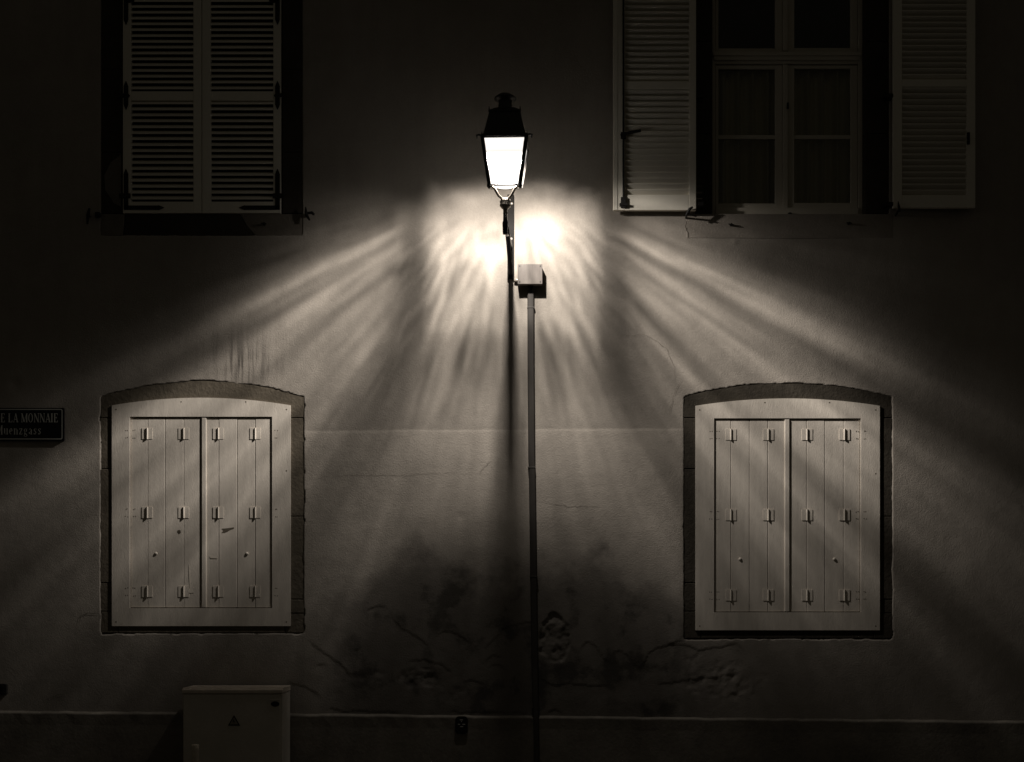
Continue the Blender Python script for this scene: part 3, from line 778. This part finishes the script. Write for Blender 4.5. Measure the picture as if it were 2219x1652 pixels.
# the burner: a real lamp; ray pattern and wall shade drawn into its beam
def burner():
    ld = bpy.data.lights.new('burner', 'POINT')
    ld.energy = 4 * math.pi * math.pi * LAMP_GAIN
    ld.color = LAMP_COL
    ld.shadow_soft_size = 0.028
    ld.use_nodes = True
    X.tree = t = ld.node_tree
    em = t.nodes['Emission']
    ge = t.nodes.new('ShaderNodeNewGeometry'); sp = t.nodes.new('ShaderNodeSeparateXYZ')
    t.links.new(ge.outputs['Normal'], sp.inputs[0])
    dx, dy, dz = X(sp.outputs[0]), X(sp.outputs[1]), X(sp.outputs[2])
    D = 0.83 * PX
    inv = xmin(D / xmax(xabs(dy), 0.02), 20000.0)
    Xr = dx * inv; Y = dz * inv * -1.0                    # where the ray would land, reference units
    aX = xabs(Xr)
    rho = X.m('SQRT', Xr*Xr + Y*Y)
    deg = 57.2958
    # --- sideways fans beyond the corner posts
    phi = X.m('ARCTAN2', Y + 32.0, aX) * deg
    right = sstep(-15, 15, Xr)
    P = lambda *a: list(a)
    prR = curve(phi, P((2,.02),(8,.15),(13,.30),(17,.40),(21,.52),(24,.74),(26.3,1.32),(28,1.12),(29.6,.60),(31.5,.95),(33.5,1.14),(35,.9),(36.3,1.2),(38,1.0),(40,1.08),(42,.9),(45,.58),(47.5,.92),(50,.62),(54,.64),(59,.55),(64,.60),(70,.68),(78,.7),(88,.8)))
    prL = curve(phi, P((2,.01),(8,.04),(13,.08),(17,.15),(21,.26),(24.5,.5),(27,1.08),(29,.84),(31,.72),(33.2,1.22),(35.5,1.08),(37.5,.95),(39.5,.72),(41.5,1.02),(44,.9),(46,1.08),(48.5,.72),(51,.84),(54,.60),(58,.48),(63,.54),(70,.66),(78,.7),(88,.8)))
    pr = prL * (1.0 - right) + prR * right
    pr = xpow(pr, 1.0 + sstep(350, 800, rho) * 0.3)
    base = curve(rho, P((0,.5),(150,.54),(250,.44),(350,.36),(450,.30),(560,.25),(700,.19),(850,.135),(1000,.078),(1150,.040),(1300,.018),(1600,.007),(2000,.003)))
    lr = X.m('LOGARITHM', xmax(rho, 10.0), 2.718)
    side = right * 7.3
    ns = noise(vec(phi * 0.36, lr * 1.9, side), 1.0, 3.5, 0.62, 0.15)
    outer = base * pr * ((ns - 0.5) * 1.4 + (noise(vec(phi * 1.05, lr * 3.0, side + 4.0), 1.0, 2.5, 0.6, 0.1) - 0.5) * (1.0 - sstep(450, 800, rho) * 0.7) * 1.0 + 1.0)
    # fading of the uppermost rays far out
    outer = outer * (1.0 - (sstep(600, 1050, rho) * right * 0.80 + sstep(400, 780, rho) * (1.0 - right) * 0.86) * (1.0 - sstep(27, 37, phi)))
    outer = outer * (1.0 - gauss(Xr, Y, -222, 172, 30, 17) * 0.6)
    outer = outer * (1.0 - sstep(300, 620, rho) * (1.0 - sstep(19, 25, phi)) * 0.75)
    # --- the pool between the posts
    iy = curve(Y, P((-70,.0),(-48,.04),(-28,.16),(-6,.42),(18,.60),(50,.66),(72,.80),(100,.90),(140,.88),(185,.74),(250,.56),(330,.43),(420,.31),(510,.21),(610,.125),(720,.068),(820,.036),(950,.022),(1150,.013),(1600,.005)))
    ang = X.m('ARCTAN2', Xr, xmax(Y + 70.0, 20.0)) * 0.62
    ni = noise(vec(ang * 17.0, lr * 1.5 + ang * 1.5, 3.1), 1.0, 3.0, 0.6, 0.12)
    nf = noise(vec(ang * 44.0, lr * 2.8, 9.1), 1.0, 2.0, 0.6, 0.15)
    amp = sstep(40, 110, Y) * (1.0 - sstep(300, 620, Y) * 0.6)
    st = 1.0 + amp * ((ni - 0.5) * 2.2 + (nf - 0.5) * 1.7)
    near = 1.0 - sstep(120, 330, Y)
    ni2 = noise(vec(Xr * 0.012, Y * 0.012, 5.0), 1.0, 3, 0.6)
    sidefall = 1.0 - near * sstep(50, 225, aX) * 0.36 - (1.0 - near) * sstep(150, 240, aX) * 0.35
    arch = sstep(-42, 46, Y - aX * aX * 0.0009 + 6.0 + (ni2 - 0.5) * 60)
    inner = iy * ((ni2 - 0.5) * (1.0 - amp) * 0.7 + 1.0) * xmax(st, 0.1) * sidefall * arch
    hot = gauss(Xr, Y, 76, 92, 50, 42) * 0.85 + gauss(Xr, Y, -62, 130, 60, 44) * 0.15 + gauss(Xr, Y, 10, 120, 170, 66) * 0.32
    inner = inner + hot * xmax(0.1 + st * 0.9, 0.15)
    outer = outer * sstep(-90, 35, Y)
    lowmix = sstep(360, 640, Y)
    w = sstep(200, 250, aX) * (1.0 - lowmix) + sstep(60, 470, aX) * lowmix
    T = inner * (1.0 - w) + outer * w
    # --- shadow of the lantern's own base, straight below, drawn into the beam
    jag = (noise(vec(Xr * 0.006, Y * 0.004), 1.0, 3, 0.6) - 0.5) * 150
    cut = xmax(aX - 190.0, 0.0) * 0.78 + 735.0 + jag
    T = T * (1.0 - sstep(-150, 190, Y - cut) * 0.6)
    # hood's cut-off above the horizontal, also drawn into the beam
    T = T * sstep(-70, -10, Y)
    rr = xmin(rho, 1700.0) / PX
    I = T * xpow(rr * rr + 0.83 * 0.83, 1.5) * (1.0 / 0.83 / 0.335)
    X.put(em.inputs['Strength'], I)
    lo = bpy.data.objects.new('burner', ld); C.objects.link(lo)
    l = worldloc(root); lo.location = tuple(LAMP[i] - l[i] for i in range(3)); lo.parent = root
burner()

# ------------------------------------------------------------------ junction box and cable duct
a = W(1122, 573, 0.09); b_ = W(1175, 615.5, 0.09)
bx = empty('junction_box', ((a[0]+b_[0])/2, 0, b_[2]), 'small square grey metal junction box beside the foot of the lantern bracket', 'junction box')
q = MB(); q.box(a[0], b_[0], -0.086, 0.004, a[2], b_[2]); q.build('box_body', 'zinc', bx, bevel=0.003)
q = MB(); q.box(a[0]-0.001, b_[0]+0.001, -0.093, -0.087, a[2]+0.001, b_[2]-0.001); q.build('box_lid', 'zinc', bx, bevel=0.002)
for (sx, sz) in ((0.016, 0.016), (0.016, -0.016), (-0.016, 0.016), (-0.016, -0.016)):
    cx_ = (a[0] if sx > 0 else b_[0]) + sx; cz_ = (b_[2] if sz > 0 else a[2]) + sz
    MB().lathe([(0.006, 0), (0.006, 0.0015)], (cx_, -0.093, cz_), 8, 'y').build('screw', 'duct', bx)
q = MB(); p = W(1117, 610); q.tube([(p[0]-0.01, -0.02, p[2]+0.006), (p[0]+0.04, -0.025, p[2])], [0.017, 0.014], 10); q.build('cable_gland', 'brass', bx, smooth=True)
q = MB(); p = W(1150, 618)
q.prism([(p[0]-0.034, p[2]+0.01), (p[0]+0.034, p[2]+0.01), (p[0]+0.004, p[2]-0.062), (p[0]-0.004, p[2]-0.062)], -0.04, -0.004); q.build('bottom_gland', 'iron', bx)

dk = empty('cable_duct', (W(1162, 1700)[0], 0, 0.05), 'long thin metal cable duct running down the wall from the junction box', 'cable duct')
q = MB(); vs = []; fs = []
prof = [(-0.028, 0.006), (-0.028, -0.018), (-0.020, -0.030), (0.020, -0.030), (0.028, -0.018), (0.028, 0.006)]
ks = [(1150.0, 634), (1150.5, 800), (1152, 1000), (1153, 1015), (1156, 1250), (1159, 1450), (1161, 1556), (1161.5, 1562), (1162.5, 1640), (1163, 1712)]
for (x, y_) in ks:
    c_ = W(x, y_); off = 0.0 if y_ < 1550 else -0.022
    w_ = 1.0 if y_ < 1550 else 0.8
    for (u, v_) in prof: vs.append((c_[0]+u*w_, v_+off, c_[2]))
for i in range(len(ks)-1):
    for k in range(5): fs.append((i*6+k, i*6+k+1, (i+1)*6+k+1, (i+1)*6+k))
fs.append((0, 1, 2, 3, 4, 5)); q.add(vs, fs); q.build('duct_body', 'duct', dk)
for (x, y_) in ((1150.5, 668), (1152, 1014), (1156.5, 1250), (1160, 1535)):
    c_ = W(x, y_); q = MB(); q.box(c_[0]-0.031, c_[0]+0.031, -0.0318, 0.004, c_[2]-0.006, c_[2]+0.006); q.build('clip', 'duct', dk, bevel=0.002)

# ------------------------------------------------------------------ street name plate
GL = {
 'E': (0.72, [(0.14,0,0.14,1,.17),(0,0.03,0.62,0.03,.06),(0,0.97,0.6,0.97,.06),(0.14,0.52,0.46,0.52,.06),(0.6,0,0.6,0.24,.06),(0.57,1,0.57,0.78,.06),(0.46,0.4,0.46,0.64,.05)]),
 'L': (0.72, [(0.14,0,0.14,1,.17),(0,0.03,0.62,0.03,.06),(0,0.97,0.32,0.97,.06),(0.6,0,0.6,0.26,.06)]),
 'A': (0.80, [(0.08,0,0.38,1,.06),(0.66,0,0.38,1,.16),(0.17,0.33,0.56,0.33,.06),(-0.04,0.03,0.2,0.03,.06),(0.5,0.03,0.82,0.03,.06)]),
 'M': (1.05, [(0.1,0,0.1,1,.06),(0.12,1,0.46,0.02,.16),(0.46,0.02,0.84,1,.06),(0.86,0,0.86,1,.17),(-0.02,0.03,0.22,0.03,.06),(0.7,0.03,1.0,0.03,.06),(-0.02,0.97,0.16,0.97,.06),(0.84,0.97,1.0,0.97,.06)]),
 'N': (0.86, [(0.1,0,0.1,1,.06),(0.1,1,0.7,0.0,.17),(0.7,0,0.7,1,.06),(-0.02,0.03,0.22,0.03,.06),(-0.02,0.97,0.16,0.97,.06),(0.58,0.97,0.82,0.97,.06)]),
 'I': (0.40, [(0.15,0,0.15,1,.17),(0,0.03,0.3,0.03,.06),(0,0.97,0.3,0.97,.06)]),
 'D': (0.82, [(0.14,0,0.14,1,.17),(0,0.03,0.4,0.03,.06),(0,0.97,0.4,0.97,.06),(0.4,0.97,0.6,0.8,.1),(0.6,0.8,0.66,0.5,.16),(0.66,0.5,0.6,0.2,.16),(0.6,0.2,0.4,0.03,.1)]),
 'R': (0.82, [(0.14,0,0.14,1,.17),(0,0.03,0.3,0.03,.06),(0,0.97,0.4,0.97,.06),(0.4,0.97,0.56,0.86,.12),(0.56,0.86,0.56,0.64,.16),(0.56,0.64,0.4,0.52,.12),(0.14,0.52,0.4,0.52,.06),(0.36,0.5,0.66,0,.15),(0.62,0.03,0.78,0.03,.06)]),
 'U': (0.82, [(0.14,0.25,0.14,1,.17),(0.62,0.25,0.62,1,.06),(0.14,0.25,0.28,0.03,.13),(0.28,0.03,0.5,0.03,.08),(0.5,0.03,0.62,0.25,.08),(0,0.97,0.3,0.97,.06),(0.5,0.97,0.74,0.97,.06)]),
 'O': (0.86, None), ' ': (0.36, []),
 'u': (0.66, [(0.12,0.12,0.12,0.66,.15),(0.5,0,0.5,0.66,.15),(0.12,0.1,0.28,0.03,.1),(0.28,0.03,0.46,0.1,.07),(0,0.64,0.16,0.64,.06),(0.38,0.64,0.5,0.64,.06),(0.5,0.03,0.62,0.03,.06)]),
 'e': (0.58, [(0.1,0.2,0.1,0.48,.15),(0.1,0.48,0.24,0.66,.09),(0.24,0.66,0.38,0.62,.08),(0.38,0.62,0.46,0.4,.12),(0.1,0.38,0.46,0.38,.06),(0.1,0.2,0.24,0.03,.1),(0.24,0.03,0.46,0.12,.07)]),
 'n': (0.68, [(0.12,0,0.12,0.66,.15),(0.5,0,0.5,0.52,.15),(0.16,0.52,0.34,0.66,.07),(0.34,0.66,0.5,0.52,.1),(0,0.03,0.24,0.03,.06),(0.38,0.03,0.62,0.03,.06),(0,0.64,0.14,0.64,.06)]),
 'z': (0.56, [(0.04,0.64,0.46,0.64,.06),(0.44,0.64,0.06,0.03,.14),(0.04,0.03,0.46,0.03,.06),(0.06,0.64,0.06,0.5,.05),(0.45,0.03,0.45,0.2,.05)]),
 'g': (0.62, [(0.1,0.36,0.1,0.54,.13),(0.42,0.36,0.42,0.54,.13),(0.1,0.54,0.26,0.66,.08),(0.26,0.66,0.42,0.54,.08),(0.1,0.36,0.26,0.25,.08),(0.26,0.25,0.42,0.36,.08),(0.42,0.6,0.58,0.66,.07),(0.14,0.25,0.12,0.1,.08),(0.12,0.1,0.42,0.04,.12),(0.42,0.04,0.5,-0.14,.1),(0.5,-0.14,0.26,-0.26,.08),(0.26,-0.26,0.06,-0.16,.08),(0.06,-0.16,0.12,0.02,.07)]),
 'a': (0.60, [(0.08,0.54,0.22,0.66,.1),(0.22,0.66,0.4,0.54,.08),(0.4,0.54,0.4,0.03,.15),(0.4,0.36,0.14,0.26,.07),(0.1,0.26,0.1,0.1,.13),(0.1,0.1,0.24,0.03,.08),(0.24,0.03,0.4,0.14,.07),(0.4,0.03,0.54,0.03,.06)]),
 's': (0.54, [(0.4,0.5,0.4,0.66,.05),(0.38,0.6,0.22,0.66,.07),(0.22,0.66,0.08,0.52,.09),(0.08,0.52,0.38,0.22,.14),(0.38,0.22,0.28,0.03,.09),(0.28,0.03,0.08,0.1,.07),(0.06,0.0,0.06,0.18,.05)]),
}
def text(mb, s, x, z, h, w, y, track=0.0):
    """strokes -> flat raised bars; x,z baseline start, h cap height, w width factor"""
    for ch in s:
        adv, st = GL[ch]
        if st is None:
            k = 20; st = []
            vs = []
            for i in range(k):
                a = 2*math.pi*i/k
                vs.append((x + (0.38+0.37*math.cos(a))*h*w, y, z + (0.5+0.52*math.sin(a))*h))
                vs.append((x + (0.38+0.22*math.cos(a))*h*w, y, z + (0.5+0.46*math.sin(a))*h))
            mb.add(vs, [(2*i, 2*i+1, (2*i+3) % (2*k), (2*i+2) % (2*k)) for i in range(k)])
        for (a, b, c, d, t_) in st:
            A = (x+a*h*w, z+b*h); B = (x+c*h*w, z+d*h); dx, dz = B[0]-A[0], B[1]-A[1]; L = math.hypot(dx, dz)
            t2 = t_*h/2; nx_, nz_ = -dz/L*t2, dx/L*t2
            if abs(dz) > abs(dx)*0.5: nx_, nz_ = (t2*w*1.1, 0)
            mb.add([(A[0]-nx_, y, A[1]-nz_), (B[0]-nx_, y, B[1]-nz_), (B[0]+nx_, y, B[1]+nz_), (A[0]+nx_, y, A[1]+nz_)], [(0,1,2,3)])
            y -= 0.00002
        x += (adv + track)*h*w
    return x
def textw(s, h, w, track): return sum((GL[c][0]+track)*h*w for c in s)
a = W(-62, 884, 0.02); b_ = W(138.5, 956, 0.02)
sg = empty('street_sign', ((a[0]+b_[0])/2, 0, b_[2]), 'dark enamel street name plate with white serif lettering, cut by the left edge', 'street sign')
def rrect(x0, x1, z0, z1, r, n=6):
    out = []
    for (cx, cz, a0) in ((x1-r, z1-r, 0), (x0+r, z1-r, 90), (x0+r, z0+r, 180), (x1-r, z0+r, 270)):
        for i in range(n+1): a_ = math.radians(a0 + 90*i/n); out.append((cx+r*math.cos(a_), cz+r*math.sin(a_)))
    return out
q = MB(); q.prism(rrect(a[0], b_[0], b_[2], a[2], 0.008), -0.02, 0.002); q.build('plate', 'enamel', sg, bevel=0.002)
q = MB(); o1 = rrect(a[0]+0.011, b_[0]-0.011, b_[2]+0.013, a[2]-0.010, 0.014); o2 = rrect(a[0]+0.019, b_[0]-0.019, b_[2]+0.021, a[2]-0.018, 0.008)
n = len(o1); q.add([(x, -0.0215, z) for x, z in o1] + [(x, -0.0215, z) for x, z in o2], [(i, (i+1) % n, n+(i+1) % n, n+i) for i in range(n)]); q.build('border', 'white', sg)
q = MB(); s1 = 'RUE DE LA MONNAIE'; zb = W(0, 915.5, 0.02)[2]; hh = 0.074
xr = W(127.5, 0, 0.02)[0]; w1 = textw('E LA MONNAIE', hh, 1, 0.06); wf = (xr - W(2, 0, 0.02)[0]) / w1
x_ = xr - textw(s1, hh, wf, 0.06); text(q, s1, x_, zb, hh, wf, -0.0215, 0.06)
s2 = 'Muenzgass'; zb = W(0, 942, 0.02)[2]; hh = 0.076
xr = W(92, 0, 0.02)[0]; w1 = textw('uenzgass', hh, 1, 0.13); wf = (xr - W(8.5, 0, 0.02)[0]) / w1
x_ = xr - textw(s2, hh, wf, 0.13); text(q, s2, x_, zb, hh, wf, -0.0215, 0.13)
q.build('lettering', 'white', sg)

# ------------------------------------------------------------------ utility cabinet
T0 = 0.42
a = W(395, 1491, T0); b_ = W(612, 1491, T0)
cb = empty('utility_cabinet', ((a[0]+b_[0])/2, -0.23, 0.1), 'beige metal utility cabinet with a warning triangle standing against the wall', 'utility cabinet')
zt = a[2]
q = MB(); q.box(a[0]+0.004, b_[0]-0.002, -T0+0.012, -0.04, 0.10, zt-0.045); q.build('cabinet_body', 'cabinet', cb, bevel=0.004)
q = MB(); q.prism([(a[0]+0.012, zt-0.052), (b_[0]-0.014, zt-0.052), (b_[0]-0.014, 0.14), (a[0]+0.012, 0.14)], -T0+0.004, -T0+0.0115); q.build('door', 'cabinet', cb, bevel=0.002)
q = MB(); x0, x1 = a[0]-0.004, b_[0]+0.002
q.add([(x0, -T0-0.004, zt-0.044), (x1, -T0-0.004, zt-0.044), (x1, -0.04, zt-0.044), (x0, -0.04, zt-0.044), (x0, -T0-0.004, zt-0.018), (x1, -T0-0.004, zt-0.018), (x1-0.004, -T0+0.022, zt), (x0+0.004, -T0+0.022, zt), (x1, -0.04, zt-0.004), (x0, -0.04, zt-0.004)],
      [(0,1,5,4), (4,5,6,7), (7,6,8,9), (0,3,2,1), (1,2,8,6,5), (0,4,7,9,3), (2,3,9,8)])
q.build('lid', 'cabtop', cb, bevel=0.003)
p = W(507, 1564, T0); r0 = 0.046
def tri(r, cz=0.0): return [(p[0], p[2]+r+cz), (p[0]-r*0.93, p[2]-r*0.62+cz), (p[0]+r*0.93, p[2]-r*0.62+cz)]
q = MB(); q.prism(tri(0.052), -T0-0.0005, -T0+0.004); sgn = q.build('warning_sign', 'black', cb)
q = MB(); q.prism(tri(0.036), -T0-0.0016, -T0-0.0004); q.build('warning_panel', mat('panel', (0.26, 0.23, 0.17)), sgn)
q = MB(); q.prism([(p[0]-0.006, p[2]+0.016), (p[0]+0.003, p[2]+0.016), (p[0]+0.001, p[2]+0.004), (p[0]+0.008, p[2]+0.004), (p[0]-0.003, p[2]-0.015), (p[0]-0.001, p[2]-0.001), (p[0]-0.008, p[2]-0.001)], -T0-0.0026, -T0-0.0015); q.build('lightning_mark', 'black', sgn)
p = W(596, 1526, T0); q = MB(); q.lathe([(0.034, 0), (0.034, 0.004), (0.026, 0.006)], (p[0], -T0+0.005, p[2]), 20, 'y')
for i, v in enumerate(q.v): q.v[i] = (v[0], v[1], p[2] + (v[2]-p[2])*0.62)
lk = q.build('lock', 'black', cb)
q = MB(); q.box(p[0]-0.042, p[0]+0.042, -T0-0.006, -T0+0.005, p[2]+0.028, p[2]+0.036); q.build('lock_hood', 'cabinet', cb, bevel=0.002)
q = MB(); q.box(a[0]-0.002, b_[0]+0.002, -T0, -0.04, 0.0, 0.0995); q.build('footing', 'paving', cb)

# ------------------------------------------------------------------ small things
p = W(423, 1614, 1.3); q = MB(); r_ = 0.026
q.lathe([(r_, -0.54), (r_, -0.05), (r_*1.02, -0.045), (r_*1.08, -0.03), (r_*1.08, -0.006), (r_*0.95, 0.0), (0.004, 0.002)], (p[0], -1.3, p[2]), 18)
# stand it on the pavement
zmin = min(v[2] for v in q.v); q.v = [(v[0], v[1], 0.0 if abs(v[2]-zmin) < 1e-6 else v[2]) for v in q.v]
po = empty('post', (p[0], -1.3, 0.0), 'thin pale kerbside post in front of the left of the cabinet', 'post')
q.build('post_shaft', 'post', po, smooth=True)
q = MB(); q.lathe([(r_*1.35, 0.0), (r_*1.35, 0.012), (r_*1.05, 0.018)], (p[0], -1.3, p[2]-0.16), 18); q.build('post_collar', 'post', po)

a = W(987, 1552); b_ = W(1014, 1590)
pl = empty('utility_plaque', ((a[0]+b_[0])/2, -0.02, b_[2]), 'small black rounded plaque with pale marks, low on the wall left of the duct', 'plaque')
q = MB(); q.prism(rrect(a[0], b_[0], b_[2], a[2], 0.03), -0.037, -0.012); q.build('plaque_plate', 'enamel', pl, bevel=0.002)
q = MB(); cx_ = (a[0]+b_[0])/2
for (dx0, dx1, z_) in ((-0.014, 0.012, 1559.5), (-0.004, 0.004, 1563), (-0.03, -0.012, 1569), (0.008, 0.03, 1569), (-0.012, 0.014, 1574)):
    z = W(0, z_)[2]; q.box(cx_+dx0, cx_+dx1, -0.0385, -0.0365, z-0.003, z+0.003)
q.build('plaque_marks', 'white', pl)
a = W(-22, 1482); b_ = W(17, 1505)
q = MB(); q.prism(rrect(a[0], b_[0], b_[2], a[2], 0.012), -0.035, 0.006)
vb = empty('vent_box', ((a[0]+b_[0])/2, 0, b_[2]), 'small dark box fixed low on the wall at the left edge', 'wall box')
q.build('vent_body', 'iron', vb, bevel=0.003)
q = MB(); [q.box(a[0]+0.02, b_[0]-0.02, -0.04, -0.034, z-0.004, z+0.002) for z in (b_[2]+0.02, b_[2]+0.045, b_[2]+0.07)]; q.build('vent_slats', 'iron', vb)

# ------------------------------------------------------------------ ground
q = MB(); q.box(-30, 30, -3.2, 0.3, -0.2, 0.0); tag(q.build('pavement', 'paving'), kind='structure')
q = MB(); q.box(-30, 30, -3.38, -3.205, -0.3, 0.004); tag(q.build('kerb', 'paving', bevel=0.01), kind='structure')
q = MB(); q.add([(-60, -60, -0.13), (60, -60, -0.13), (60, -3.2, -0.13), (-60, -3.2, -0.13)], [(0,1,2,3)]); tag(q.build('road', 'asphalt'), kind='structure')
q = MB(); q.add([(-60, 20, -0.25), (-60, -60, -0.25), (60, -60, -0.25), (60, 20, -0.25)], [(0,1,2,3)]); tag(q.build('ground', 'asphalt'), kind='structure')
